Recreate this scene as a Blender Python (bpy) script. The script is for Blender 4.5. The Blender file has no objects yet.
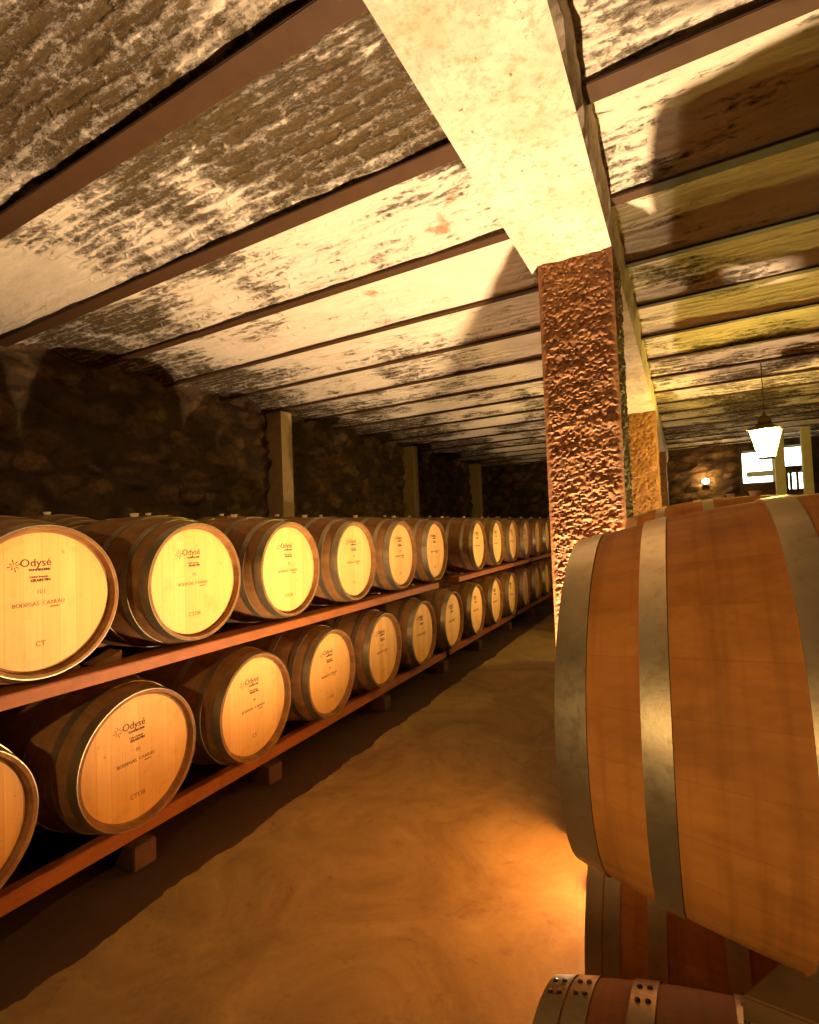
import bpy, bmesh, math, random
from mathutils import Vector, Matrix, noise
random.seed(7)
PI = math.pi
SC = bpy.context.scene
COL = SC.collection
FZ = 1.48                      # eye height above the cellar floor
ORD = ['nearest', 'second', 'third', 'fourth', 'fifth', 'sixth', 'seventh', 'eighth', 'ninth', 'tenth',
       'eleventh', 'twelfth', 'thirteenth', 'fourteenth', 'fifteenth', 'sixteenth', 'seventeenth', 'eighteenth',
       'nineteenth', 'twentieth', 'twenty-first', 'twenty-second']

# ------------------------------------------------------------------ materials
class NT:
    def __init__(self, name):
        self.m = bpy.data.materials.new(name); self.m.use_nodes = True
        self.t = self.m.node_tree; self.n = self.t.nodes; self.l = self.t.links
        self.b = self.n['Principled BSDF']
    def node(self, kind, **kw):
        nd = self.n.new(kind)
        for k, v in kw.items():
            if k.startswith('_'): setattr(nd, k[1:], v)
            else: nd.inputs[k].default_value = v
        return nd
    def link(self, a, b): self.l.new(a, b)
    def coords(self, scale=(1, 1, 1), kind='Object', loc=(0, 0, 0)):
        tc = self.node('ShaderNodeTexCoord'); mp = self.node('ShaderNodeMapping')
        mp.inputs['Scale'].default_value = scale; mp.inputs['Location'].default_value = loc
        self.link(tc.outputs[kind], mp.inputs['Vector']); return mp.outputs['Vector']
    def noise(self, vec, scale, detail=5, rough=.6, dist=0):
        nd = self.node('ShaderNodeTexNoise'); nd.inputs['Scale'].default_value = scale
        nd.inputs['Detail'].default_value = detail; nd.inputs['Roughness'].default_value = rough
        nd.inputs['Distortion'].default_value = dist
        self.link(vec, nd.inputs['Vector']); return nd.outputs['Fac']
    def ramp(self, fac, stops, interp='LINEAR'):
        r = self.node('ShaderNodeValToRGB'); cr = r.color_ramp; cr.interpolation = interp
        while len(cr.elements) < len(stops): cr.elements.new(.5)
        for e, (p, c) in zip(cr.elements, stops):
            e.position = p; e.color = (c, c, c, 1) if not isinstance(c, (tuple, list)) else (*c, 1)
        self.link(fac, r.inputs['Fac']); return r.outputs['Color']
    def mix(self, fac, a, b, mode='MIX'):
        m = self.node('ShaderNodeMix', _data_type='RGBA', _blend_type=mode)
        for i, v in ((0, fac), (6, a), (7, b)):
            if hasattr(v, 'links'): self.link(v, m.inputs[i])
            elif i == 0: m.inputs[0].default_value = v
            else: m.inputs[i].default_value = (*v, 1)
        return m.outputs[2]
    def math(self, op, a, b=0.0, clamp=False):
        m = self.node('ShaderNodeMath', _operation=op); m.use_clamp = clamp
        for i, v in ((0, a), (1, b)):
            if hasattr(v, 'links'): self.link(v, m.inputs[i])
            else: m.inputs[i].default_value = v
        return m.outputs[0]
    def sep(self, vec):
        s = self.node('ShaderNodeSeparateXYZ'); self.link(vec, s.inputs[0]); return s.outputs
    def bump(self, h, strength=.5, dist=.01):
        b = self.node('ShaderNodeBump'); b.inputs['Strength'].default_value = strength
        b.inputs['Distance'].default_value = dist; self.link(h, b.inputs['Height'])
        self.link(b.outputs['Normal'], self.b.inputs['Normal'])
    def done(self, color, rough=.7, metal=0.0, spec=.4):
        if hasattr(color, 'links'): self.link(color, self.b.inputs['Base Color'])
        else: self.b.inputs['Base Color'].default_value = (*color, 1)
        if hasattr(rough, 'links'): self.link(rough, self.b.inputs['Roughness'])
        else: self.b.inputs['Roughness'].default_value = rough
        if hasattr(metal, 'links'): self.link(metal, self.b.inputs['Metallic'])
        else: self.b.inputs['Metallic'].default_value = metal
        self.b.inputs['Specular IOR Level'].default_value = spec
        return self.m

def mat_staves(name, c1, c2, c3, nst=28):
    M = NT(name); v = M.coords(); x, y, z = M.sep(v)
    ang = M.math('ARCTAN2', y, M.math('SUBTRACT', z, .35))
    a = M.math('MULTIPLY', M.math('ADD', ang, PI), nst / (2 * PI))
    idx = M.math('FLOOR', a); fr = M.math('FRACT', a)
    wn = M.node('ShaderNodeTexWhiteNoise', _noise_dimensions='2D')
    oi = M.node('ShaderNodeObjectInfo'); cb = M.node('ShaderNodeCombineXYZ')
    M.link(idx, cb.inputs[0]); M.link(oi.outputs['Random'], cb.inputs[1]); M.link(cb.outputs[0], wn.inputs['Vector'])
    g = M.noise(M.coords((3, 40, 40)), 1.0, 6, .65)
    blot = M.noise(M.coords((4, 7, 7)), 1.0, 5, .7, .4)
    cross = M.noise(M.coords((60, 3, 3)), 1.0, 3, .5)
    col = M.mix(M.math('MULTIPLY', wn.outputs['Value'], .7), c1, c2)
    col = M.mix(M.ramp(g, [(.35, 0.0), (.75, .6)]), col, c3)
    col = M.mix(M.ramp(blot, [(.46, 0.0), (.72, .7)]), col, tuple(k * .45 for k in c2))
    col = M.mix(M.ramp(cross, [(.3, .4), (.52, 0.0)]), col, tuple(k * .5 for k in c2))
    seam = M.math('ADD', M.math('LESS_THAN', fr, .02), 0)
    col = M.mix(M.math('MULTIPLY', seam, .2), col, tuple(k * .25 for k in c2))
    M.bump(M.math('SUBTRACT', M.math('MULTIPLY', g, .3), seam), .25, .004)
    return M.done(col, .66, 0, .15)

def mat_head(name, c1, c2):
    M = NT(name); v = M.coords(); x, y, z = M.sep(v)
    a = M.math('MULTIPLY', M.math('ADD', y, .262), 1 / .065)
    idx = M.math('FLOOR', a); fr = M.math('FRACT', a)
    wn = M.node('ShaderNodeTexWhiteNoise', _noise_dimensions='2D')
    oi = M.node('ShaderNodeObjectInfo'); cb = M.node('ShaderNodeCombineXYZ')
    M.link(idx, cb.inputs[0]); M.link(oi.outputs['Random'], cb.inputs[1]); M.link(cb.outputs[0], wn.inputs['Vector'])
    g = M.noise(M.coords((1, 60, 4)), 1.0, 5, .6)
    sh = M.node('ShaderNodeVectorMath', _operation='ADD'); cb2 = M.node('ShaderNodeCombineXYZ')
    M.link(oi.outputs['Random'], cb2.inputs[0]); sc = M.node('ShaderNodeVectorMath', _operation='SCALE'); sc.inputs['Scale'].default_value = 40
    M.link(cb2.outputs[0], sc.inputs[0]); M.link(sc.outputs[0], sh.inputs[0]); M.link(M.coords((1, 7, 7)), sh.inputs[1])
    blot = M.noise(sh.outputs[0], 1.0, 4, .65)
    sp = M.noise(sh.outputs[0], 6.0, 2, .5)
    col = M.mix(wn.outputs['Value'], c1, c2)
    col = M.mix(M.ramp(g, [(.4, 0.0), (.8, .35)]), col, tuple(k * .7 for k in c2))
    col = M.mix(M.ramp(blot, [(.55, 0.0), (.75, .4)]), col, (c2[0] * .7, c2[1] * .5, c2[2] * .3))
    col = M.mix(M.ramp(sp, [(.70, 0.0), (.76, .5)]), col, (.12, .06, .02))
    seam = M.math('LESS_THAN', fr, .03)
    col = M.mix(M.math('MULTIPLY', seam, .35), col, (c2[0] * .4, c2[1] * .3, c2[2] * .2))
    M.bump(M.math('SUBTRACT', M.math('MULTIPLY', g, .2), seam), .2, .002)
    return M.done(col, .6, 0, .3)

def mat_hoop(name, c1, c2, r=.30):
    M = NT(name); v = M.coords()
    n1 = M.noise(v, 55, 6, .75); n2 = M.noise(v, 7, 4, .6)
    col = M.mix(M.ramp(n2, [(.3, 0.0), (.7, 1.0)]), c1, c2)
    col = M.mix(M.ramp(n1, [(.55, 0.0), (.75, .5)]), col, tuple(k * .5 for k in c2))
    M.bump(n1, .12, .002)
    return M.done(col, M.ramp(n1, [(.3, r), (.75, r + .2)]), .85, 0, )

def mat_wood(name, c1, c2, ax=1, r=.6):
    s = [30, 30, 30]; s[ax] = 2
    M = NT(name); g = M.noise(M.coords(tuple(s)), 1.0, 6, .65); b = M.noise(M.coords(), 9, 4, .6)
    col = M.mix(g, c1, c2); col = M.mix(M.ramp(b, [(.5, 0.0), (.75, .5)]), col, tuple(k * .4 for k in c2))
    M.bump(g, .3, .004); return M.done(col, r, 0, .3)

def mat_vault():
    # whitewashed brick vault: courses run along x, lime plaster eaten away by black mould
    M = NT('lime washed brick vault'); v = M.coords(); x, y, z = M.sep(v)
    wob = M.node('ShaderNodeVectorMath', _operation='ADD')
    nz = M.node('ShaderNodeTexNoise'); nz.inputs['Scale'].default_value = 5; nz.inputs['Detail'].default_value = 6; nz.inputs['Roughness'].default_value = .65
    M.link(M.coords((.6, 1.3, 1)), nz.inputs['Vector'])
    sub = M.node('ShaderNodeVectorMath', _operation='MULTIPLY'); sub.inputs[1].default_value = (.32, .10, 0)
    M.link(nz.outputs['Color'], sub.inputs[0]); M.link(v, wob.inputs[0]); M.link(sub.outputs[0], wob.inputs[1])
    br = M.node('ShaderNodeTexBrick'); br.inputs['Scale'].default_value = 1
    br.inputs['Brick Width'].default_value = .27; br.inputs['Row Height'].default_value = .062
    br.inputs['Mortar Size'].default_value = .022; br.inputs['Mortar Smooth'].default_value = 1
    M.link(wob.outputs[0], br.inputs['Vector'])
    brick = M.math('SUBTRACT', 1.0, br.outputs['Fac'])
    patch = M.noise(M.coords((.8, 1.1, 1), loc=(3.1, 1.7, 0)), 1.15, 3, .55, .6)
    patch2 = M.noise(M.coords((1, 1.8, 1)), 3.2, 5, .7, .3)
    fine = M.noise(M.coords((.7, 1.2, 1)), 38, 9, .85)
    med = M.noise(M.coords((.42, 1.7, 1)), 12, 8, .78)
    # the plaster survives best in the middle bays along the left wall; the bays overhead are the mouldiest
    near = M.node('ShaderNodeMapRange'); near.clamp = True
    for k, val in (('From Min', 2.2), ('From Max', 3.6), ('To Min', .34), ('To Max', -.02)): near.inputs[k].default_value = val
    # distance measured along y, tilted with x
    d = M.math('ADD', y, M.math('MULTIPLY', M.math('MINIMUM', x, 0.0), -.6)); d = M.math('ADD', d, M.math('MULTIPLY', M.math('GREATER_THAN', x, -.4), 1.7)); M.link(d, near.inputs['Value'])
    far = M.node('ShaderNodeMapRange'); far.clamp = True
    for k, val in (('From Min', 3.2), ('From Max', 6.5), ('To Min', 0.0), ('To Max', .13)): far.inputs[k].default_value = val
    M.link(y, far.inputs['Value'])
    rt = M.node('ShaderNodeMapRange'); rt.clamp = True
    for k, val in (('From Min', .3), ('From Max', 1.6), ('To Min', 0.0), ('To Max', .10)): rt.inputs[k].default_value = val
    M.link(x, rt.inputs['Value'])
    lw = M.node('ShaderNodeMapRange'); lw.clamp = True
    for k, val in (('From Min', -2.9), ('From Max', -3.9), ('To Min', 0.0), ('To Max', .26)): lw.inputs[k].default_value = val
    M.link(x, lw.inputs['Value'])
    lwy = M.math('MULTIPLY', lw.outputs[0], M.math('GREATER_THAN', y, 1.85))
    big = M.math('ADD', M.math('ADD', M.math('ADD', patch, lwy), M.math('MULTIPLY', M.math('SUBTRACT', patch2, .5), .55)),
                 M.math('ADD', near.outputs[0], M.math('ADD', far.outputs[0], rt.outputs[0])))
    amt = M.ramp(big, [(.36, 0.0), (.76, 1.0)])
    det = M.math('ADD', M.math('MULTIPLY', M.math('SUBTRACT', med, .5), 3.0), M.math('MULTIPLY', M.math('SUBTRACT', fine, .5), 4.2))
    det = M.math('ADD', det, M.math('MULTIPLY', M.math('SUBTRACT', brick, .6), .38))
    mould = M.math('ADD', det, M.math('MULTIPLY', M.math('SUBTRACT', amt, .62), 1.9))
    mould = M.ramp(mould, [(.0, 0.0), (.75, 1.0)])
    plaster = M.mix(M.ramp(med, [(.3, 0.0), (.8, 1.0)]), (.80, .70, .54), (.64, .52, .35))
    red = M.mix(M.ramp(M.noise(v, 2.6, 4, .6), [(.66, 0.0), (.70, .8)]), plaster, (.45, .17, .07))
    dark = M.mix(M.ramp(fine, [(.35, 0.0), (.65, 1.0)]), (.022, .014, .005), (.15, .10, .042))
    col = M.mix(mould, red, dark)
    h = M.math('ADD', M.math('MULTIPLY', mould, -.8), M.math('ADD', M.math('MULTIPLY', fine, .6), M.math('MULTIPLY', M.math('MULTIPLY', br.outputs['Fac'], amt), .8)))
    M.bump(h, .9, .03)
    return M.done(col, .95, 0, .1)

def mat_girder():
    M = NT('whitewashed girder concrete'); v = M.coords()
    f = M.noise(v, 30, 8, .75); b = M.noise(v, 3.2, 5, .65); s = M.noise(v, 46, 2, .5)
    col = M.mix(M.ramp(b, [(.3, 0.0), (.75, 1.0)]), (.54, .46, .36), (.36, .27, .16))
    col = M.mix(M.ramp(f, [(.50, 0.0), (.68, .8)]), col, (.26, .17, .075))
    col = M.mix(M.ramp(s, [(.70, 0.0), (.74, .85)]), col, (.12, .08, .04))
    M.bump(f, .5, .008); return M.done(col, .9, 0, .15)

def mat_pillar(name, c1, c2, c3):
    M = NT(name); v = M.coords()
    f = M.noise(v, 60, 6, .75); b = M.noise(v, 12, 5, .7)
    col = M.mix(M.ramp(b, [(.35, 0.0), (.65, 1.0)]), c1, c2)
    col = M.mix(M.ramp(f, [(.45, 0.0), (.75, .8)]), col, c3)
    M.bump(f, .6, .006); return M.done(col, .62, 0, .45)

def mat_stone():
    M = NT('rubble stone'); v = M.coords()
    vo = M.node('ShaderNodeTexVoronoi', _feature='F1'); vo.inputs['Scale'].default_value = 4.2
    mp = M.coords((1, 1, 1.5)); nz = M.node('ShaderNodeTexNoise'); nz.inputs['Scale'].default_value = 4
    M.link(mp, nz.inputs['Vector']); mx = M.node('ShaderNodeMix', _data_type='RGBA'); mx.inputs[0].default_value = .14
    M.link(mp, mx.inputs[6]); M.link(nz.outputs['Color'], mx.inputs[7]); M.link(mx.outputs[2], vo.inputs['Vector'])
    hue = M.sep(vo.outputs['Color'])[0]
    f = M.noise(v, 24, 8, .75)
    col = M.mix(hue, (.075, .040, .015), (.18, .105, .045))
    col = M.mix(M.ramp(f, [(.42, 0.0), (.66, .9)]), col, (.05, .03, .015))
    col = M.mix(M.ramp(vo.outputs['Distance'], [(.42, 0.0), (.62, .9)]), col, (.045, .028, .014))
    M.bump(M.math('SUBTRACT', M.math('MULTIPLY', f, .6), vo.outputs['Distance']), 1, .06)
    return M.done(col, .9, 0, .15)

def mat_floor():
    M = NT('worn concrete with painted shade along the rack'); v = M.coords(); x, y, z = M.sep(v)
    f = M.noise(v, 42, 8, .75); b = M.noise(v, 1.7, 6, .68, .8); m = M.noise(v, 7, 7, .75, .5)
    col = M.mix(M.ramp(b, [(.35, 0.0), (.68, 1.0)]), (.225, .155, .056), (.12, .076, .026))
    col = M.mix(M.ramp(m, [(.56, 0.0), (.68, .7)]), col, (.10, .055, .02))
    col = M.mix(M.ramp(f, [(.48, 0.0), (.72, .35)]), col, (.13, .075, .03))
    crack = M.node('ShaderNodeTexVoronoi', _feature='DISTANCE_TO_EDGE'); crack.inputs['Scale'].default_value = .55
    mx = M.node('ShaderNodeMix', _data_type='RGBA'); mx.inputs[0].default_value = .3
    nz = M.node('ShaderNodeTexNoise'); nz.inputs['Scale'].default_value = 2.5; nz.inputs['Detail'].default_value = 6
    M.link(v, nz.inputs['Vector']); M.link(v, mx.inputs[6]); M.link(nz.outputs['Color'], mx.inputs[7]); M.link(mx.outputs[2], crack.inputs['Vector'])
    col = M.mix(M.ramp(crack.outputs['Distance'], [(.0, .55), (.0035, 0.0)]), col, (.10, .055, .025))
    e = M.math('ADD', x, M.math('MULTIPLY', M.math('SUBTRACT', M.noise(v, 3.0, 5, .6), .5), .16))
    strip = M.math('LESS_THAN', e, -1.98)  # shade along the left rack, painted into the floor colour with a wavy edge
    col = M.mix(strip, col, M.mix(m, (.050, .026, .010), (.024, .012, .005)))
    M.bump(M.math('ADD', M.math('MULTIPLY', f, .3), m), .28, .010)
    return M.done(col, M.ramp(b, [(.3, .5), (.7, .75)]), 0, .25)

def mat_plain(name, c, r=.6, metal=0.0, spec=.4, ns=30, amt=.35):
    M = NT(name); n = M.noise(M.coords(), ns, 5, .65)
    col = M.mix(M.ramp(n, [(.4, 0.0), (.8, amt)]), c, tuple(k * .45 for k in c))
    M.bump(n, .15, .003); return M.done(col, r, metal, spec)

def mat_emit(name, c, s):
    M = NT(name); M.b.inputs['Base Color'].default_value = (*c, 1)
    M.b.inputs['Emission Color'].default_value = (*c, 1); M.b.inputs['Emission Strength'].default_value = s
    return M.m

def mat_lglass():
    M = NT('lit lantern glass'); n = M.n; e = n.new('ShaderNodeEmission'); e.inputs['Color'].default_value = (1, .85, .42, 1); e.inputs['Strength'].default_value = 5
    tr = n.new('ShaderNodeBsdfTransparent'); ad = n.new('ShaderNodeAddShader')
    M.link(e.outputs[0], ad.inputs[0]); M.link(tr.outputs[0], ad.inputs[1]); M.link(ad.outputs[0], n['Material Output'].inputs['Surface']); return M.m
MT = dict(
    stave=mat_staves('oak staves', (.27, .14, .042), (.19, .08, .024), (.15, .066, .022)),
    stave_red=mat_staves('reddish oak staves', (.54, .225, .045), (.44, .16, .028), (.34, .125, .028)),
    head=mat_head('oak head', (.72, .425, .13), (.62, .335, .085)),
    back_head=mat_head('rear oak head', (.55, .33, .12), (.45, .26, .09)),
    hoop=mat_hoop('galvanised hoop', (.62, .52, .33), (.42, .34, .20)),
    dark_stave=mat_staves('dark red staves', (.20, .06, .010), (.14, .04, .007), (.10, .03, .007)), dark_hoop=mat_hoop('dark hoop', (.15, .12, .065), (.09, .075, .04)),  # deeper tones, only for the near lower barrel of the right stack
    dull_hoop=mat_hoop('dull galvanised hoop', (.36, .31, .19), (.24, .19, .11)),
    ink=mat_plain('branded ink', (.07, .032, .014), .8), faint_ink=mat_plain('faint branded ink', (.24, .125, .045), .8),
    grey_ink=mat_plain('faded grey ink', (.34, .20, .09), .8),
    bung=mat_plain('white silicone bung', (.82, .76, .66), .45, amt=.1),
    rail=mat_wood('orange varnished timber', (.29, .09, .015), (.19, .055, .010), 1),
    block=mat_wood('dark red timber', (.06, .02, .008), (.035, .013, .006), 0),
    chock=mat_wood('pale pine', (.28, .16, .055), (.19, .105, .035), 0),
    vault=mat_vault(), girder=mat_girder(),
    pillar=mat_pillar('rusty roughcast', (.25, .105, .028), (.14, .055, .015), (.40, .20, .06)),
    pilaster=mat_pillar('ochre plaster', (.36, .25, .10), (.27, .18, .07), (.15, .09, .04)),
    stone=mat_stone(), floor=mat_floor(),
    steel=mat_plain('brown painted steel', (.052, .024, .008), .65, 0, .2, 14, .5),
    cap=mat_plain('cream painted plaster', (.78, .68, .45), .85, 0, .2),
    iron=mat_plain('dark lantern iron', (.10, .065, .03), .5, .6),
    darkwall=mat_plain('dark plaster', (.17, .115, .055), .9, 0, .1, 6, .8),
    post=mat_plain('greenish timber', (.55, .47, .20), .7, 0, .2, 12),
    lglass=mat_lglass(),
    wglass=mat_emit('daylit window glass', (.93, 1, .88), 5),
    wsill=mat_plain('pale green sill', (.50, .52, .40), .7),
    bulb=mat_emit('glowing bulb', (1, .70, .30), 5),
    flame=mat_emit('glowing sconce bulb', (1, .72, .32), 70),
)

# ------------------------------------------------------------------ mesh helpers
def link(name, bm, m, parent=None, smooth=False, mats=None):
    me = bpy.data.meshes.new(name); bmesh.ops.recalc_face_normals(bm, faces=bm.faces); bm.to_mesh(me); bm.free()
    for q in (mats or [m]): me.materials.append(q)
    if smooth:
        for p in me.polygons: p.use_smooth = True
        me.set_sharp_from_angle(angle=math.radians(38))
    o = bpy.data.objects.new(name, me); COL.objects.link(o)
    if parent: o.parent = parent
    return o
def tag(o, label=None, cat=None, group=None, kind=None):
    if label: o['label'] = label
    if cat: o['category'] = cat
    if group: o['group'] = group
    if kind: o['kind'] = kind
    return o
def thing(name, loc=(0, 0, 0), rz=0):
    o = bpy.data.objects.new(name, None); COL.objects.link(o); o.location = loc; o.rotation_euler = (0, 0, rz)
    o.empty_display_size = .1; return o
def box(bm, x0, x1, y0, y1, z0, z1, bev=0):
    r = bmesh.ops.create_cube(bm, size=1); vs = r['verts']
    for v in vs: v.co = Vector(((x0 + x1) / 2 + v.co.x * (x1 - x0), (y0 + y1) / 2 + v.co.y * (y1 - y0), (z0 + z1) / 2 + v.co.z * (z1 - z0)))
    if bev:
        es = list({e for v in vs for e in v.link_edges})
        bmesh.ops.bevel(bm, geom=es, offset=bev, segments=2, affect='EDGES')
def worn_box(bm, x0, x1, y0, y1, z0, z1, seg=.12, amp=.002, bev=.004):
    box(bm, x0, x1, y0, y1, z0, z1, bev)
def lathe(bm, prof, n=56, cz=.35, closed=True):
    """revolve (x, r) pairs about the x axis at height cz"""
    rings = []
    for x, r in prof:
        rings.append([bm.verts.new((x, r * math.sin(2 * PI * k / n), cz + r * math.cos(2 * PI * k / n))) for k in range(n)])
    m = len(rings)
    for i in range(m if closed else m - 1):
        a, b = rings[i], rings[(i + 1) % m]
        for k in range(n):
            bm.faces.new((a[k], a[(k + 1) % n], b[(k + 1) % n], b[k]))
    return rings
def tube(bm, pts, r, n=8):
    pts = [Vector(p) for p in pts]; prev = None
    for i, p in enumerate(pts):
        d = (pts[min(i + 1, len(pts) - 1)] - pts[max(i - 1, 0)]).normalized()
        u = d.orthogonal().normalized(); w = d.cross(u)
        ring = [bm.verts.new(p + r * (u * math.cos(2 * PI * k / n) + w * math.sin(2 * PI * k / n))) for k in range(n)]
        if prev:
            for k in range(n): bm.faces.new((prev[k], prev[(k + 1) % n], ring[(k + 1) % n], ring[k]))
        else: bm.faces.new(ring)
        prev = ring
    bm.faces.new(prev)

# ------------------------------------------------------------------ barrel
RB, RH, LB = .349, .291, .95
def rad(s): return RB - (RB - RH) * abs(2 * s / LB - 1) ** 2.0
def X(s): return LB / 2 - s                      # s = distance from the front chime; front looks along local +x

def staves(m, parent):
    bm = bmesh.new()
    out = [(X(s), rad(s)) for s in [i * LB / 30 for i in range(31)]]
    inn = [(-LB / 2, RH - .013), (-LB / 2 + .03, RH - .018), (-LB / 2 + .04, .2), (LB / 2 - .04, .2), (LB / 2 - .03, RH - .018), (LB / 2, RH - .013)]
    lathe(bm, out + inn, 84)
    return link('staves', bm, m, parent, True)
def head_disc(front, m, parent):
    bm = bmesh.new(); x = LB / 2 - .028
    pr = [(x, .0008), (x, .20), (x - .001, .235), (x - .004, RH - .013), (x - .02, RH - .015), (x - .02, .0008)]
    if not front: pr = [(-a, r) for a, r in pr]
    lathe(bm, pr, 64)
    return link('head', bm, m, parent, False)
def hoop(s0, s1, parent, rivet=None, m=None):
    bm = bmesh.new(); t = .0022; k = 4
    xs = [s0 + (s1 - s0) * i / k for i in range(k + 1)]
    r0, r1 = rad(s0), rad(s1)
    rr = lambda s: r0 + (r1 - r0) * (s - s0) / (s1 - s0) + .0012
    out = [(X(s), rr(s) + t) for s in xs]; inn = [(X(s), rr(s) - .003) for s in reversed(xs)]
    lathe(bm, out + inn, 84)
    for a in (rivet or []):
        for f in (.3, .7):
            s = s0 + (s1 - s0) * f; r = rr(s) + t
            c = Vector((X(s), r * math.sin(a), .35 + r * math.cos(a)))
            ret = bmesh.ops.create_icosphere(bm, subdivisions=2, radius=.0055)
            for v in ret['verts']: v.co = c + v.co * .9
    o = link('hoop', bm, m or MT['hoop'], parent, True)
    return o
def text_mesh(body, size, x, y, z, bm, ext=.0006, bold=False):
    cu = bpy.data.curves.new('t', 'FONT'); cu.body = body; cu.size = size; cu.align_x = 'CENTER'; cu.align_y = 'CENTER'
    cu.extrude = ext; cu.resolution_u = 3
    if bold: cu.offset = size * .03
    ob = bpy.data.objects.new('t', cu); COL.objects.link(ob)
    dg = bpy.context.evaluated_depsgraph_get(); dg.update()
    me = bpy.data.meshes.new_from_object(ob.evaluated_get(dg))
    bpy.data.objects.remove(ob); bpy.data.curves.remove(cu)
    # text lies in XY: turn it into the head plane, u -> +y, v -> +z
    for v in me.vertices: v.co = Vector((x + v.co.z, y + v.co.x, z + v.co.y))
    bm.from_mesh(me); bpy.data.meshes.remove(me)
def bar(bm, x, y0, y1, z, h): box(bm, x - .0006, x + .0006, y0, y1, z - h / 2, z + h / 2)

XI = LB / 2 - .0272
def stamp_main(parent=None):
    bm = bmesh.new(); Z = .35
    c = Vector((XI, -.098, Z + .142))                      # eight rayed spark
    for k in range(8):
        a = k * PI / 4 + .2; r0, r1 = .006, (.024 if k % 2 == 0 else .018)
        d = Vector((0, math.cos(a), math.sin(a))); w = Vector((0, -d.z, d.y)) * .0018
        vs = [c + d * r0 - w * .5, c + d * r0 + w * .5, c + d * r1 + w, c + d * r1 - w]
        bm.faces.new([bm.verts.new(v) for v in vs])
    text_mesh('Odysé', .043, XI, -.022, Z + .148, bm)
    link('logo_stamp', bm, MT['ink'], parent)
    bm = bmesh.new(); text_mesh('TONNELLERIE', .0125, XI, -.010, Z + .121, bm, bold=True)
    text_mesh('Chêne français', .0115, XI, -.012, Z + .094, bm)
    text_mesh('GRAIN FIN', .015, XI, -.006, Z + .080, bm, bold=True)
    link('oak_stamp', bm, MT['ink'], parent)
    bm = bmesh.new()
    text_mesh('BODEGAS  CARRAU', .021, XI, -.012, Z - .010, bm)
    text_mesh('URUGUAY', .008, XI, .045, Z - .027, bm)
    link('winery_stamp', bm, MT['faint_ink'], parent)
def stamp_line(body, size, y, z, m, parent, name):
    bm = bmesh.new(); text_mesh(body, size, XI, y, .35 + z, bm)
    return link(name, bm, m, parent)

def make_barrel(name, stv, hoops, rivets=None, stamp=True, hm=None):
    t = thing(name)
    staves(stv, t)
    h = head_disc(True, MT['head'], t); head_disc(False, MT['back_head'], t)
    if stamp: stamp_main(h)
    for i, (a, b) in enumerate(hoops):
        hoop(a, b, t, rivets, hm or (MT['dull_hoop'] if stamp else None))
    for a, b in hoops: hoop(LB - b, LB - a, t, None, hm or (MT['dull_hoop'] if stamp else None))
    bm = bmesh.new()
    for z0, z1, r0, r1 in ((.692, .714, .017, .021), (.714, .718, .023, .023)):
        bmesh.ops.create_cone(bm, cap_ends=True, segments=20, radius1=r0, radius2=r1, depth=z1 - z0, matrix=Matrix.Translation((0, 0, (z0 + z1) / 2)))
    link('bung', bm, MT['bung'], t)
    return t
def copy_tree(o, parent=None, skip=()):
    c = o.copy(); COL.objects.link(c)
    if parent: c.parent = parent
    for ch in list(o.children):
        if not any(k in ch.name for k in skip): copy_tree(ch, c, skip)
    return c
def head_of(t): return [c for c in t.children if c.name.split('.')[0] == 'head'][0]

HOOPS = [(0, .045), (.115, .15), (.286, .325)]
HOOPS2 = [(0, .040), (.044, .082), (.142, .182), (.295, .335)]

proto = make_barrel('oak_barrel', MT['stave'], HOOPS)
protos_used = [False]
def spawn(x, y, zc, rz, p=None, skip=()):
    src = p or proto
    if src is proto and not protos_used[0]:
        protos_used[0] = True; o = src
    else: o = copy_tree(src, None, skip)
    o.location = (x, y, zc - .35); o.rotation_euler = (0, 0, rz)
    return o

XL = -2.18                       # plane of the left heads
UY = [.346, 1.046, 1.746, 2.446, 3.166, 3.876, 4.578] + [5.78 + .702 * i for i in range(9)]
LY = [.02, .724, 1.426, 2.127, 2.829, 3.53, 4.232] + [4.934 + .7005 * i for i in range(10)]
codes = {1: ('101', 'CT'), 2: ('92', 'CTOB'), 3: ('73', 'CTOB'), 4: ('68', 'CT'), 5: ('115', 'CT'), 6: ('84', 'CT')}
codesL = {1: ('77', 'CT'), 2: ('84', 'CTOB'), 3: ('96', 'CT'), 4: ('58', 'CTOB'), 5: ('63', 'CT'), 6: ('49', 'CT')}
ulook = {0: 'nearest and cut off by the left frame edge', 1: 'head numbered 101', 2: 'first whole head, flank half in shadow',
         3: 'bright yellow head', 4: 'brightest pale yellow head', 5: 'pale hoop glint on its chime', 6: 'above the gap in the rail'}
def stamps(o, pair):
    h = head_of(o)
    stamp_line(pair[0], .024, -.004, .035, MT['grey_ink'], h, 'number_stamp')
    stamp_line(pair[1], .028, -.01, -.165, MT['faint_ink'], h, 'code_stamp')
for i, y in enumerate(UY):
    o = spawn(XL - LB / 2, y - .033, FZ - .222, .07, skip=('stamp',) if i > 10 else ())
    if i in codes: stamps(o, codes[i])
    n = ORD[i - 1] if i else 'cut-off'
    if i == 0: lab = 'oak barrel on the upper left rail, nearer than the 101 barrel'
    elif i < 7: lab = 'oak barrel, %s on the upper left rail, %s' % ('leftmost' if i == 1 else ORD[i - 1], ulook[i])
    else: lab = 'oak barrel, %s beyond the gap in the upper left rail' % ('first' if i == 7 else ORD[i - 7])
    tag(o, lab, 'barrel', 'barrels on the upper rail of the left rack')
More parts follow.
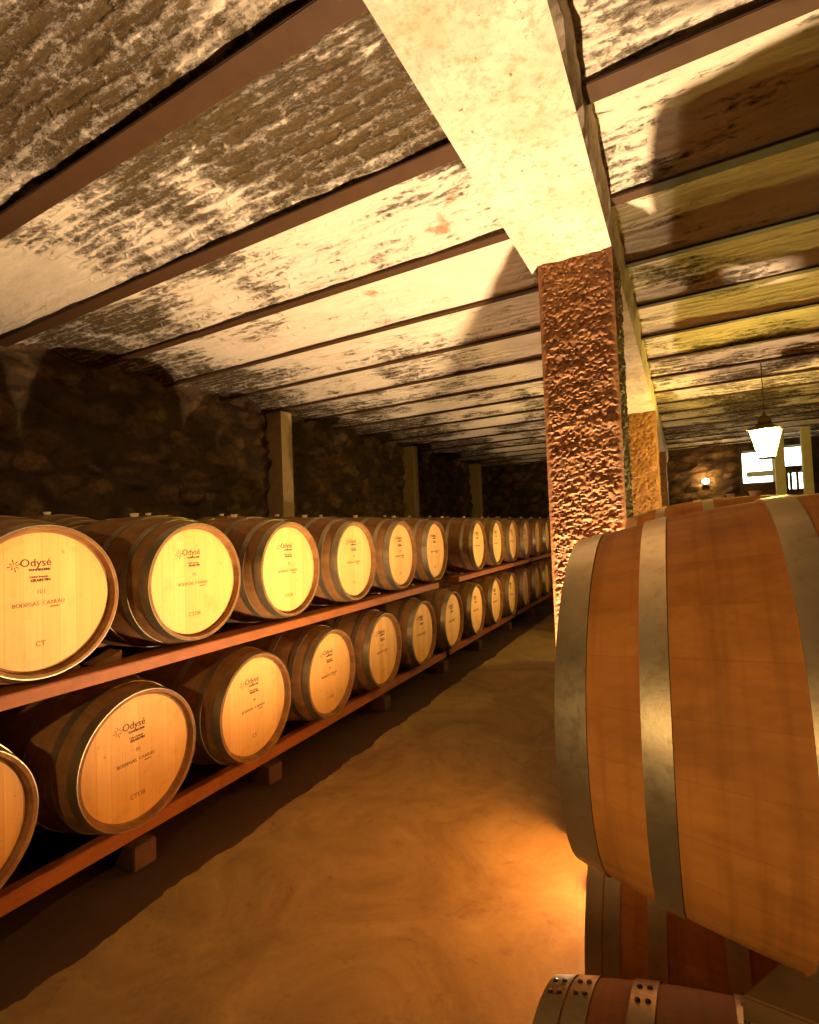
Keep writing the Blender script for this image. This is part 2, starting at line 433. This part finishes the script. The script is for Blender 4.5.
llook = {0: 'nearest of all, mostly below the frame edge', 1: 'cut off by the left frame edge', 2: 'whole head directly below the 101 barrel',
         3: 'red-streaked flank and shiny head', 4: 'under the brightest upper barrel', 5: 'dark front hoop', 6: 'narrow head below the rail end'}
for i, y in enumerate(LY):
    o = spawn(XL - LB / 2, y - .033, FZ - .976, .07, skip=('stamp',) if i > 10 else ())
    if i in codesL and i > 1: stamps(o, codesL[i])
    if i < 7: lab = 'oak barrel in the lower left tier, %s' % llook[i]
    else: lab = 'oak barrel in the lower left tier, %s past the rail end above' % (ORD[i - 6] if i > 7 else 'next')
    tag(o, lab, 'barrel', 'barrels on the lower rail of the left rack')
for i in range(16):
    y = .35 + .72 * i
    o = spawn(-3.24 - LB / 2, y, FZ - .16, 0, skip=('stamp',))
    tag(o, 'barrel %s in the rear row by the stone wall, only its top showing' % ORD[i], 'barrel', 'rear row of upper barrels')

RH = .276
# right-hand stack: heads look to the aisle (-x), so they are turned half round
p_red = make_barrel('oak_barrel', MT['stave_red'], HOOPS, stamp=False)
p_red.location = (-.175 + LB / 2, 1.009, FZ - .313 - .35); p_red.rotation_euler = (0, 0, PI)
tag(p_red, 'big reddish oak barrel filling the right edge of the picture, seen from its flank', 'barrel', 'barrels of the right stack')
for j, (x, y, zc) in enumerate([(-.20, 1.735, -.325), (-.215, 2.437, -.268), (-.23, 3.39, -.238), (-.19, 4.1, -.27), (-.19, 4.81, -.27), (-.19, 5.52, -.27), (-.19, 7.1, -.27), (-.19, 7.8, -.27), (-.19, 8.5, -.27)]):
    o = copy_tree(p_red); o.location = (x + LB / 2, y, FZ + zc - .35); o.rotation_euler = (0, 0, PI)
    tag(o, 'reddish barrel %s in line behind the big right one, its bung peeking over' % ('first' if j == 0 else ORD[j]), 'barrel', 'barrels of the right stack')
p_low = make_barrel('oak_barrel', MT['dark_stave'], HOOPS2, rivets=[-.40, -.25], stamp=False, hm=MT['dark_hoop'])
p_low.location = (-.26 + LB / 2, .84, FZ - 1.10 - .35); p_low.rotation_euler = (0, 0, PI)
tag(p_low, 'barrel at the bottom right corner with riveted double end hoop', 'barrel', 'lower barrels of the right stack')
p_low2 = make_barrel('oak_barrel', MT['stave_red'], HOOPS2, stamp=False)
for j, y in enumerate([1.545, 2.27, 3.05, 3.80, 4.52, 5.24]):
    o = copy_tree(p_low2) if j else p_low2; o.location = (-.26 + LB / 2 + (.07 if j else 0), y, FZ - 1.10 - .35); o.rotation_euler = (0, 0, PI)
    tag(o, ('barrel under the big right one, behind the riveted corner barrel, shiny grey hoops' if j == 0 else
            'lower right barrel hidden in the row, %s behind the shiny-hooped one' % ('first' if j == 1 else ORD[j - 1])), 'barrel', 'lower barrels of the right stack')

# ------------------------------------------------------------------ racks
def timber(name, x0, x1, y0, y1, z0, z1, m, label, cat='beam', group=None, bev=.004):
    bm = bmesh.new(); box(bm, -(x1 - x0) / 2, (x1 - x0) / 2, -(y1 - y0) / 2, (y1 - y0) / 2, 0, z1 - z0, bev)
    o = link(name, bm, m); o.location = ((x0 + x1) / 2, (y0 + y1) / 2, z0)
    return tag(o, label, cat, group)
R = MT['rail']
timber('rack_rail', -2.34, -2.20, -.6, 4.62, .878, .932, R, 'long orange timber rail under the nearer upper barrels on the left', 'rail', 'rack rails')
timber('rack_rail', -2.34, -2.20, 5.14, 8.02, .878, .932, R, 'orange timber rail under the upper barrels beyond the gap', 'rail', 'rack rails')
timber('rack_rail', -2.34, -2.20, 8.25, 11.9, .878, .932, R, 'farthest orange timber rail of the upper tier, ending at the dark wall', 'rail', 'rack rails')
timber('rack_rail', -2.34, -2.28, -.6, 4.9, .108, .178, R, 'long orange timber rail near the floor under the lower left barrels', 'rail', 'rack rails')
timber('rack_rail', -2.34, -2.28, 5.0, 7.4, .108, .178, R, 'middle low timber rail, beside the floor beyond the long one', 'rail', 'rack rails')
timber('rack_rail', -2.34, -2.28, 7.5, 11.9, .108, .178, R, 'farthest low timber rail on the left', 'rail', 'rack rails')
for a, b, z0, z1, n in ((-.6, 11.9, .878, .926, 'upper'), (-.6, 11.9, .108, .174, 'lower')):
    timber('rack_rail', -3.11, -2.95, a, b, z0, z1, R, 'rear timber rail of the left rack, %s, hidden behind the barrels' % n, 'rail', 'rack rails')
timber('rack_rail', -3.46, -3.30, -.6, 11.9, .90, .975, R, 'front timber rail of the rear row, behind the first row of barrels', 'rail', 'rack rails')
timber('rack_rail', -4.14, -4.0, -.6, 11.9, .90, .975, R, 'rear timber rail of the rear row, along the stone wall', 'rail', 'rack rails')
bly = [.10, 1.45, 2.28, 3.58, 4.75, 5.75, 6.95, 8.2, 9.6, 11.0]
for i, y in enumerate(bly):
    bm = bmesh.new(); box(bm, -.465, .465, -.055, .055, 0, .108, .005)
    o = link('bearer_block', bm, MT['block']); o.location = (-2.68, y, 0)
    tag(o, 'dark red timber bearer on the floor under the lower rail, %s from the camera' % ORD[i], 'block', 'bearers under the left rack')
    bm = bmesh.new(); box(bm, -.045, .045, -.045, .045, 0, .90, .004)
    bm2 = bm
    o = link('rack_post', bm2, MT['block']); o.location = (-3.36, y, 0)
    tag(o, 'dark timber post behind the barrels holding the rear rail, %s from the camera' % ORD[i], 'post', 'posts of the rear rack')
    bm = bmesh.new(); box(bm, -.045, .045, -.045, .045, 0, .90, .004)
    o = link('rack_post', bm, MT['block']); o.location = (-4.07, y, 0)
    tag(o, 'dark timber post by the stone wall under the rear row, %s from the camera' % ORD[i], 'post', 'posts of the rear rack')
# small wedges that stop the barrels rolling on the rails
def wedge(y, z, sgn, lab, x=-2.27):
    bm = bmesh.new(); w = .045
    a = [(-.06, 0), (.06, 0), (.06, .045), (-.06, .004)]
    lo = [bm.verts.new((-w, sgn * p, q)) for p, q in a]; hi = [bm.verts.new((w, sgn * p, q)) for p, q in a]
    bm.faces.new(lo); bm.faces.new(list(reversed(hi)))
    for k in range(4): bm.faces.new((lo[k], lo[(k + 1) % 4], hi[(k + 1) % 4], hi[k]))
    o = link('wedge', bm, MT['chock']); o.location = (x, y, z); tag(o, lab, 'wedge')
wedge(UY[1] + .30, .932, 1, 'pale wooden wedge on the upper rail between the 101 barrel and the next', -2.34)
# right stack timbers
timber('stack_rail', .14, .22, .98, 5.8, FZ - .75, FZ - .662, MT['block'], 'dark timber rail between the two tiers of the right stack', 'rail', 'rails of the right stack')
timber('stack_rail', .44, .52, .98, 5.8, FZ - .75, FZ - .662, MT['block'], 'second dark timber rail between the right tiers, farther from the aisle', 'rail', 'rails of the right stack')
for y0, y1, n in ((.0, 6.0, 'aisle-side'), (.0, 6.0, 'inner')):
    x0 = -.10 if n == 'aisle-side' else .42
    timber('floor_rail', x0, x0 + .10, y0, y1, 0, .048, MT['block'], 'flat timber on the floor under the right stack, %s' % n, 'rail', 'floor timbers of the right stack')
for k, y in enumerate((6.2, 8.8)):
    timber('stack_rail', .14, .52, 6.75, 8.9, FZ - .75, FZ - .625, MT['block'], 'broad timber bench under the farthest right barrels', 'rail', 'rails of the right stack') if k == 0 else None
for k, (x, y) in enumerate(((.2, 6.9), (.2, 8.7))):
    timber('stack_post', .16, .50, y, y + .1, 0, FZ - .75, MT['block'], 'timber trestle under the farthest right barrels, %s one' % ('nearer' if k == 0 else 'farther'), 'post', 'trestles')
bm = bmesh.new()
pl = [(.040, .905), (.62, .86), (.62, .978), (.105, .978)]
zz = [(FZ - .752, FZ - .705)] * 4
lo = [bm.verts.new((x - .3, y - .92, 0)) for x, y in pl]; hi = [bm.verts.new((x - .3, y - .92, .038 if k < 2 else .062)) for k, (x, y) in enumerate(pl)]
bm.faces.new(lo); bm.faces.new(list(reversed(hi)))
for k in range(4): bm.faces.new((lo[k], lo[(k + 1) % 4], hi[(k + 1) % 4], hi[k]))
bmesh.ops.bevel(bm, geom=list(bm.edges), offset=.003, segments=2, affect='EDGES')
o = link('wooden_chock', bm, MT['chock']); o.location = (.3, .92, FZ - .752)
tag(o, 'pale wooden chock wedged under the big barrel at the lower right', 'wedge')

# ------------------------------------------------------------------ ceiling
XW0, XW1, YB, YF = -4.45, 4.4, 12.7, -3.4
CZ = FZ + 1.5
PITCH = .685
J = [1.15 + PITCH * k for k in range(-6, 18)]
bm = bmesh.new()
def fbm(p, o=4): return noise.fractal(p, .9, 2.1, o)
for k in range(len(J) - 1):
    y0, y1 = J[k] + .006, J[k + 1] - .006
    if y0 < -1.2: nx, ny = 60, 6
    else: nx, ny = (210, 26) if y0 < 4.5 else (110, 14)
    rows = []
    for i in range(nx + 1):
        x = XW0 - .1 + (XW1 - XW0 + .2) * i / nx; rw = []
        for j in range(ny + 1):
            t = j / ny; y = y0 + (y1 - y0) * t
            z = CZ + .014 + .06 * (1 - (2 * t - 1) ** 2)
            if 0 < j < ny:
                z += .012 * fbm(Vector((x * 2.2, y * 7, k * 3.0))) + .006 * fbm(Vector((x * 8, y * 26, 5.)))
            rw.append(bm.verts.new((x, y, z)))
        rows.append(rw)
    for i in range(nx):
        for j in range(ny): bm.faces.new((rows[i][j], rows[i][j + 1], rows[i + 1][j + 1], rows[i + 1][j]))
# roof slab above the vaults
box(bm, XW0 - .3, XW1 + .3, YF - .2, YB + .3, CZ + .16, CZ + .3)
o = link('ceiling', bm, MT['vault'], smooth=True)
tag(o, 'mould-stained whitewashed brick vault ceiling between steel joists', kind='structure')
for k, y in enumerate(J):
    if k < 5: continue
    bm = bmesh.new(); L = (XW1 - XW0) / 2
    # I section: bottom flange, web, top flange
    fw = .048 if k < 8 else (.036 if k == 8 else .026)
    box(bm, -L, L, -fw, fw, 0, .014, .003); box(bm, -L, L, -.005, .005, .012, .13); box(bm, -L, L, -.048, .048, .128, .14)
    o = link('steel_joist', bm, MT['steel']); o.location = ((XW0 + XW1) / 2, y, CZ)
    if y < .2: lab = 'brown steel ceiling joist %s behind the top edge of the picture' % ORD[6 - k]
    else: lab = 'brown steel ceiling joist crossing above the barrels, %s from the top of the picture' % ('first' if k == 5 else ORD[k - 5])
    if k == 5: lab = 'brown steel joist just above the top edge of the picture'
    if k > 5: lab = 'brown steel ceiling joist crossing the cellar, %s in view from the camera' % ORD[k - 6]
    tag(o, lab, 'joist', 'steel ceiling joists')
# end strips where the vaults meet the front wall
# concrete girder along the aisle
def rough_prism(bm, xs, ys, zs, seg, amp, margin=.04, axis='z', fr=(22, 22, 22), faces='xXyYzZ', seed=0):
    """box whose faces are gridded and pushed in and out; corners stay straight"""
    x0, x1 = xs; y0, y1 = ys; z0, z1 = zs
    def grid(orig, u, v, nrm):
        lu, lv = u.length, v.length; nu, nv = max(2, int(lu / seg)), max(2, int(lv / seg)); g = []
        for i in range(nu + 1):
            row = []
            for j in range(nv + 1):
                a, b = i / nu, j / nv; p = orig + u * a + v * b
                e = min(a * lu, (1 - a) * lu, b * lv, (1 - b) * lv)
                e = min(min(a * lu, (1 - a) * lu) if lu < lv else min(b * lv, (1 - b) * lv), e + margin)
                w = min(1, max(0, e / margin)) ; w = w * w * (3 - 2 * w)
                if i in (0, nu) or j in (0, nv): w = 0
                q = Vector((p.x * fr[0], p.y * fr[1], p.z * fr[2] + seed))
                d = noise.fractal(q, .7, 2.2, 3) * amp + abs(noise.noise(q * .31)) * amp * 1.2 - noise.noise(q * .12) * amp * .8
                row.append(bm.verts.new(p + nrm * d * w))
            g.append(row)
        for i in range(nu):
            for j in range(nv): bm.faces.new((g[i][j], g[i + 1][j], g[i + 1][j + 1], g[i][j + 1]))
    V = Vector
    if 'y' in faces: grid(V((x0, y0, z0)), V((x1 - x0, 0, 0)), V((0, 0, z1 - z0)), V((0, -1, 0)))
    if 'Y' in faces: grid(V((x0, y1, z0)), V((x1 - x0, 0, 0)), V((0, 0, z1 - z0)), V((0, 1, 0)))
    if 'x' in faces: grid(V((x0, y0, z0)), V((0, y1 - y0, 0)), V((0, 0, z1 - z0)), V((-1, 0, 0)))
    if 'X' in faces: grid(V((x1, y0, z0)), V((0, y1 - y0, 0)), V((0, 0, z1 - z0)), V((1, 0, 0)))
    if 'z' in faces: grid(V((x0, y0, z0)), V((x1 - x0, 0, 0)), V((0, y1 - y0, 0)), V((0, 0, -1)))
    if 'Z' in faces: grid(V((x0, y0, z1)), V((x1 - x0, 0, 0)), V((0, y1 - y0, 0)), V((0, 0, 1)))
    bmesh.ops.remove_doubles(bm, verts=bm.verts, dist=.0006)
GX0, GX1, GZ = -.615, -.228, FZ + 1.28
bm = bmesh.new()
rough_prism(bm, (GX0, GX1), (-3.3, YB), (GZ, CZ + .09), .045, .012, .03, fr=(9, 9, 9))
o = link('concrete_girder', bm, MT['girder'], smooth=False)
tag(o, 'whitewashed concrete girder running down the aisle on top of the pillars', kind='structure')
PY = [-1.54, 2.49, 6.53, 10.57]
for i, y in enumerate(PY):
    bm = bmesh.new(); t = thing('concrete_pillar', ((-.572 - .226) / 2, y + .175, 0))
    if i == 0: seg, amp = .06, .012
    elif i == 1: seg, amp = .0062, .0075
    else: seg, amp = .013, .011
    rough_prism(bm, (-.173, .173), (-.175, .175), (0, GZ + .01), seg, amp, .035, seed=i * 7., faces='xXyY', fr=(62, 62, 115) if i < 2 else (45, 45, 60))
    link('shaft', bm, MT['pillar'], t, True)
    labs = ['rough rust-brown pillar behind the camera', 'large rust-brown roughcast pillar in the middle of the aisle side',
            'second roughcast pillar, seen narrow just right of the large one', 'farthest pillar, a thin sliver beyond the second one']
    tag(t, labs[i], 'pillar', 'aisle pillars')

# ------------------------------------------------------------------ walls and floor
bm = bmesh.new()
nx, ny = 90, 140
g = [[bm.verts.new((XW0 - .3 + (XW1 - XW0 + .6) * i / nx, YF - .2 + (YB - YF + .5) * j / ny,
      -.004 + .004 * noise.fractal(Vector((i * .35, j * .35, 0)), 1, 2, 3))) for j in range(ny + 1)] for i in range(nx + 1)]
for i in range(nx):
    for j in range(ny): bm.faces.new((g[i][j], g[i + 1][j], g[i + 1][j + 1], g[i][j + 1]))
tag(link('floor', bm, MT['floor'], smooth=True), 'worn tan concrete cellar floor with a strip of painted shade by the rack', kind='structure')
def wall(name, fn, nu, nv, m, label, thick):
    bm = bmesh.new(); g = [[bm.verts.new(fn(i / nu, j / nv)) for j in range(nv + 1)] for i in range(nu + 1)]
    for i in range(nu):
        for j in range(nv): bm.faces.new((g[i][j], g[i + 1][j], g[i + 1][j + 1], g[i][j + 1]))
    if thick: box(bm, *thick)
    return tag(link(name, bm, m, smooth=True), label, kind='structure')
def stone_d(u, z):
    p = Vector((u * 3.8, z * 5.4, 1.3)); p += Vector((noise.noise(p * .8), noise.noise(p * .8 + Vector((9, 0, 0))), 0)) * .3
    d = noise.voronoi(p)[0]
    return .075 * min(1, (d[1] - d[0]) * 2.2) + .03 * noise.fractal(Vector((u * 2, z * 2, 4)), 1, 2, 3)
def wl(u, v):
    y, z = YF + (YB - YF) * u, (CZ + .15) * v
    return Vector((XW0 - .02 + stone_d(y, z), y, z))
wall('wall_left', wl, 420, 90, MT['stone'], 'dark rubble stone wall behind the left rack', (XW0 - .35, XW0 - .15, YF, YB + .2, 0, CZ + .15))
wall('wall_right', lambda u, v: Vector((XW1, YF + (YB - YF) * u, (CZ + .15) * v)), 4, 4, MT['darkwall'], 'dark plaster wall on the far right', (XW1 + .02, XW1 + .2, YF, YB + .2, 0, CZ + .15))
wall('wall_front', lambda u, v: Vector((XW0 + (XW1 - XW0) * u, YF, (CZ + .15) * v)), 4, 4, MT['darkwall'], 'dark plaster wall behind the camera', (XW0, XW1, YF - .2, YF - .02, 0, CZ + .15))
# back wall with two high window openings
W = [(1.15, 1.72, FZ + .68, FZ + 1.37), (1.86, 2.32, FZ + .98, FZ + 1.41)]
W2 = (1.93, 2.22, FZ + .50, FZ + .88)
bm = bmesh.new()
xs = sorted({XW0 - .2, W[0][0], W[0][1], W[1][0], W[1][1], W2[0], W2[1], XW1 + .2, *[XW0 + .15 * i for i in range(1, 58)]})
zs = sorted({0, W[0][2], W[0][3], W[1][2], W[1][3], W2[2], W2[3], CZ + .15, *[.12 * i for i in range(1, 26)]})
vv = {}
def vert(i, j):
    if (i, j) not in vv:
        x, z = xs[i], zs[j]; d = stone_d(x, z) if not (x > .95 and x < 2.45) else 0
        vv[(i, j)] = bm.verts.new((x, YB - d, z))
    return vv[(i, j)]
for i in range(len(xs) - 1):
    for j in range(len(zs) - 1):
        cx, cz = (xs[i] + xs[i + 1]) / 2, (zs[j] + zs[j + 1]) / 2
        if any(a < cx < b and c < cz < d for a, b, c, d in W + [W2]): continue
        bm.faces.new((vert(i, j), vert(i + 1, j), vert(i + 1, j + 1), vert(i, j + 1)))
for a, b, c, d in W + [W2]:         # reveals
    for (p, q) in (((a, c), (b, c)), ((b, c), (b, d)), ((b, d), (a, d)), ((a, d), (a, c))):
        bm.faces.new([bm.verts.new(v) for v in ((p[0], YB, p[1]), (q[0], YB, q[1]), (q[0], YB + .25, q[1]), (p[0], YB + .25, p[1]))])
tag(link('wall_back', bm, MT['stone']), 'dark stone end wall of the cellar', kind='structure')
for k, (a, b, c, d) in enumerate(W + [W2]):
    t = thing('window_%d' % (k + 1), ((a + b) / 2, YB + .2, c)); w, h = (b - a) / 2, d - c
    bm = bmesh.new(); box(bm, -w, w, 0, .01, 0, h); link('pane', bm, MT['wglass'], t)
    bm = bmesh.new(); f = .025
    box(bm, -w, -w + f, -.03, .02, 0, h); box(bm, w - f, w, -.03, .02, 0, h); box(bm, -w, w, -.03, .02, 0, f); box(bm, -w, w, -.03, .02, h - f, h)
    link('window_frame', bm, MT['wsill'], t)
    if k == 0:
        bm = bmesh.new(); box(bm, -w + .09, w, -.12, -.03, .145, .255, .01); link('window_ledge', bm, MT['wsill'], t)
    if k == 2:
        bm = bmesh.new()
        for xx in (-.08, .03): box(bm, xx - .022, xx + .022, -.05, -.02, 0, h)
        link('window_bar', bm, MT['iron'], t)
    tag(t, ['bright high window behind the lantern, the larger one', 'smaller bright window between the two pale posts', 'small barred opening below the smaller window'][k], kind='structure')
# ochre pilasters against the left wall and the pale posts at the far end
for i, y in enumerate((4.60, 7.98, 11.3)):
    bm = bmesh.new(); rough_prism(bm, (-.17, .10), (0, .19), (0, CZ - .002), .05, .006, .02, fr=(12, 12, 12), faces='xXyY')
    t = link('plaster_pilaster', bm, MT['pilaster']); t.location = (-4.32, y, 0)
    tag(t, ['broad ochre plaster pilaster on the stone wall, nearest', 'second ochre pilaster, left of the dark far corner', 'ochre pilaster deep in the dark far corner'][i], kind='structure')
for i, (x, y, w) in enumerate(((1.545, 10.9, .07), (1.93, 10.9, .065))):
    bm = bmesh.new(); box(bm, -w, w, -w, w, 0, CZ - .001, .006)
    t = link('timber_post', bm, MT['post']); t.location = (x, y, 0)
    tag(t, ['pale greenish post at the far end, right behind the lantern', 'pale greenish post at the far end, right of the small window'][i], 'post', 'far posts')

# ------------------------------------------------------------------ lantern
LX, LYY, LZ = .752, 6.0, FZ + .565
t = thing('hanging_lantern', (LX, LYY, LZ), -.30); tag(t, 'glowing four-sided iron lantern hanging from the ceiling on the right', 'lantern')
hb, ht, H = .058, .118, .275
def ring4(bm, h, z): return [bm.verts.new((sx * h, sy * h, z)) for sx, sy in ((-1, -1), (1, -1), (1, 1), (-1, 1))]
for k in range(4):
    bm = bmesh.new(); a = ring4(bm, hb, .0); b = ring4(bm, ht, H)
    q = [a[k], a[(k + 1) % 4], b[(k + 1) % 4], b[k]]; f = bm.faces.new(q)
    for v in [v for v in bm.verts if v not in q]: bm.verts.remove(v)
    r = bmesh.ops.extrude_face_region(bm, geom=[f]); nrm = Vector(((0, -1, 0), (1, 0, 0), (0, 1, 0), (-1, 0, 0))[k])
    for v in r['geom']:
        if isinstance(v, bmesh.types.BMVert): v.co -= nrm * .003
    link('glass_pane', bm, MT['lglass'], t)
bm = bmesh.new()
for sx, sy in ((-1, -1), (1, -1), (1, 1), (-1, 1)):
    tube(bm, [(sx * hb, sy * hb, 0), (sx * ht, sy * ht, H)], .005)
for h, z in ((hb, 0), (ht, H)):
    c = [(sx * h, sy * h, z) for sx, sy in ((-1, -1), (1, -1), (1, 1), (-1, 1))]
    for k in range(4): tube(bm, [c[k], c[(k + 1) % 4]], .005)
box(bm, -hb, hb, -hb, hb, -.012, 0); link('frame', bm, MT['iron'], t)
bm = bmesh.new(); rr = [(ht + .012, H), (ht * .75, H + .03), (.045, H + .06), (.05, H + .075), (.042, H + .12), (.014, H + .15), (.008, H + .18)]
pr = None
for h, z in rr:
    q = ring4(bm, h, z)
    if pr:
        for k in range(4): bm.faces.new((pr[k], pr[(k + 1) % 4], q[(k + 1) % 4], q[k]))
    pr = q
bm.faces.new(pr); link('cap', bm, MT['iron'], t)
bm = bmesh.new(); tube(bm, [(0, 0, H + .17), (0, 0, CZ - LZ + .03)], .004); link('hanging_rod', bm, MT['iron'], t)

# ------------------------------------------------------------------ lamps
def lamp(name, kind, loc, energy, color, size=.03, parent=None, rot=None, **kw):
    l = bpy.data.lights.new(name, kind); l.energy = energy; l.color = color
    if kind == 'SPOT': l.spot_size = kw['spot']; l.spot_blend = kw.get('blend', .8)
    l.shadow_soft_size = size
    o = bpy.data.objects.new(name, l); COL.objects.link(o); o.location = loc
    if rot is not None: o.rotation_euler = Vector(rot).to_track_quat('-Z', 'Y').to_euler()
    return o
WARM = (1.0, .69, .41)
def floodlight(x, y, energy, spill, label, aim=(-.22, .12, 1)):
    t = thing('floor_floodlight', (x, y, 0)); tag(t, label, 'floodlight', 'floor floodlights at the pillar feet')
    bm = bmesh.new(); tube(bm, [(-.06, .03, .005), (.06, .03, .005), (.06, .03, .05)], .006); tube(bm, [(-.06, .03, .005), (-.06, .03, .05)], .006)
    link('bracket', bm, MT['iron'], t)
    bm = bmesh.new()
    pr = [ring4(bm, h, z) for h, z in ((.02, .015), (.05, .03), (.055, .055))]
    for a, b in ((0, 1), (1, 2)):
        for k in range(4): bm.faces.new((pr[a][k], pr[a][(k + 1) % 4], pr[b][(k + 1) % 4], pr[b][k]))
    bm.faces.new(pr[0]); link('housing', bm, MT['iron'], t)
    bm = bmesh.new(); bmesh.ops.create_icosphere(bm, subdivisions=3, radius=.016)
    for v in bm.verts: v.co.z += .05
    link('bulb', bm, MT['bulb'], t)
    lamp('flood', 'SPOT', (x, y, .07), energy, WARM, .02, rot=aim, spot=math.radians(158), blend=.75)
    lamp('spill', 'POINT', (x, y - .05, .24), spill, WARM, .03)
floodlight(-.36, 2.20, 1200, 6, 'small floodlight on the floor at the foot of the large pillar', (-.12, .05, 1))
floodlight(-.37, 6.17, 420, 14, 'small floodlight on the floor at the foot of the second pillar', (-.2, 0, 1))
floodlight(-.37, 10.2, 110, 6, 'small floodlight on the floor at the foot of the farthest pillar', (-.2, 0, 1))
# spotlights behind the camera
def spotlight(loc, aim, energy, cone, label, pole):
    t = thing('spotlight', loc); tag(t, label, 'spotlight')
    d = Vector(aim).normalized(); q = d.to_track_quat('X', 'Z').to_matrix().to_4x4()
    bm = bmesh.new(); lathe(bm, [(-.10, .03), (-.08, .045), (.06, .05), (.06, .044), (-.07, .038), (-.09, .02)], 32, 0)
    bmesh.ops.transform(bm, matrix=q, verts=bm.verts); link('housing', bm, MT['iron'], t, True)
    bm = bmesh.new(); bmesh.ops.create_icosphere(bm, subdivisions=2, radius=.016); link('bulb', bm, MT['bulb'], t)
    bm = bmesh.new(); tube(bm, [tuple(-d * .09)] + pole, .009); link('bracket', bm, MT['iron'], t)
    lamp('spot_light', 'SPOT', Vector(loc) + d * .07, energy, (1, .63, .27), .035, rot=aim, spot=math.radians(cone), blend=.5)
spotlight((-1.0, -1.25, FZ + .45), (-1.25, 2.8, -1.0), 112, 68, 'spotlight bracketed to the pillar behind the camera', [(.03, -.1, .08), (.42, -.1, .08)])
spotlight((-.40, -.95, FZ - .22), (.60, 1.6, .12), 58, 50, 'spotlight on a stand behind the camera', [(.06, -.12, -.05), (.06, -.12, -1.42)])
lamp('lantern_light', 'POINT', (LX, LYY, LZ + .14), 180, (1, .71, .12), .05)
# small sconce on the end wall
t = thing('wall_sconce', (.47, YB - .14, FZ + .70)); tag(t, 'small bright bulb glowing on the far stone wall', 'lamp')
bm = bmesh.new(); bmesh.ops.create_icosphere(bm, subdivisions=3, radius=.055); 
for v in bm.verts: v.co = Vector((v.co.x * 1.3, v.co.y * .8, v.co.z + .09))
link('bulb', bm, MT['flame'], t)
bm = bmesh.new(); box(bm, -.05, .05, -.03, .12, 0, .03, .004); link('bracket', bm, MT['iron'], t)
lamp('sconce_light', 'POINT', (.47, YB - .32, FZ + .82), 22, (1, .6, .22), .04)
# daylight through the far windows
for a, b, c, d in W:
    l = bpy.data.lights.new('window_daylight', 'AREA'); l.energy = 6; l.color = (.9, 1, .75); l.shape = 'RECTANGLE'; l.size = b - a; l.size_y = d - c
    o = bpy.data.objects.new('window_daylight', l); COL.objects.link(o); o.location = ((a + b) / 2, YB + .12, (c + d) / 2)
    o.rotation_euler = (PI / 2, 0, 0); o.rotation_euler = Vector((0, -1, -.2)).to_track_quat('-Z', 'Y').to_euler()

# ------------------------------------------------------------------ world, camera, view
w = bpy.data.worlds.new('World'); SC.world = w; w.use_nodes = True
w.node_tree.nodes['Background'].inputs['Color'].default_value = (1, .6, .3, 1); w.node_tree.nodes['Background'].inputs['Strength'].default_value = .02
cd = bpy.data.cameras.new('Camera'); cam = bpy.data.objects.new('Camera', cd); COL.objects.link(cam); SC.camera = cam
cd.sensor_width = 36; cd.sensor_fit = 'AUTO'; cd.lens = 36 * 502.9 / 1024; cd.clip_start = .03; cd.clip_end = 60
Rv, Uv, Fv = Vector((.87770345, .47763247, -.03877995)), Vector((.05044676, -.01161844, .99865917)), Vector((-.47654148, .87848292, .03429256))
M = Matrix((Rv, Uv, -Fv)).transposed().to_4x4(); M.translation = (0, 0, FZ); cam.matrix_world = M
SC.view_settings.view_transform = 'Standard'; SC.view_settings.look = 'None'; SC.view_settings.gamma = 1
SC.view_settings.use_curve_mapping = False; SC.view_settings.exposure = 0
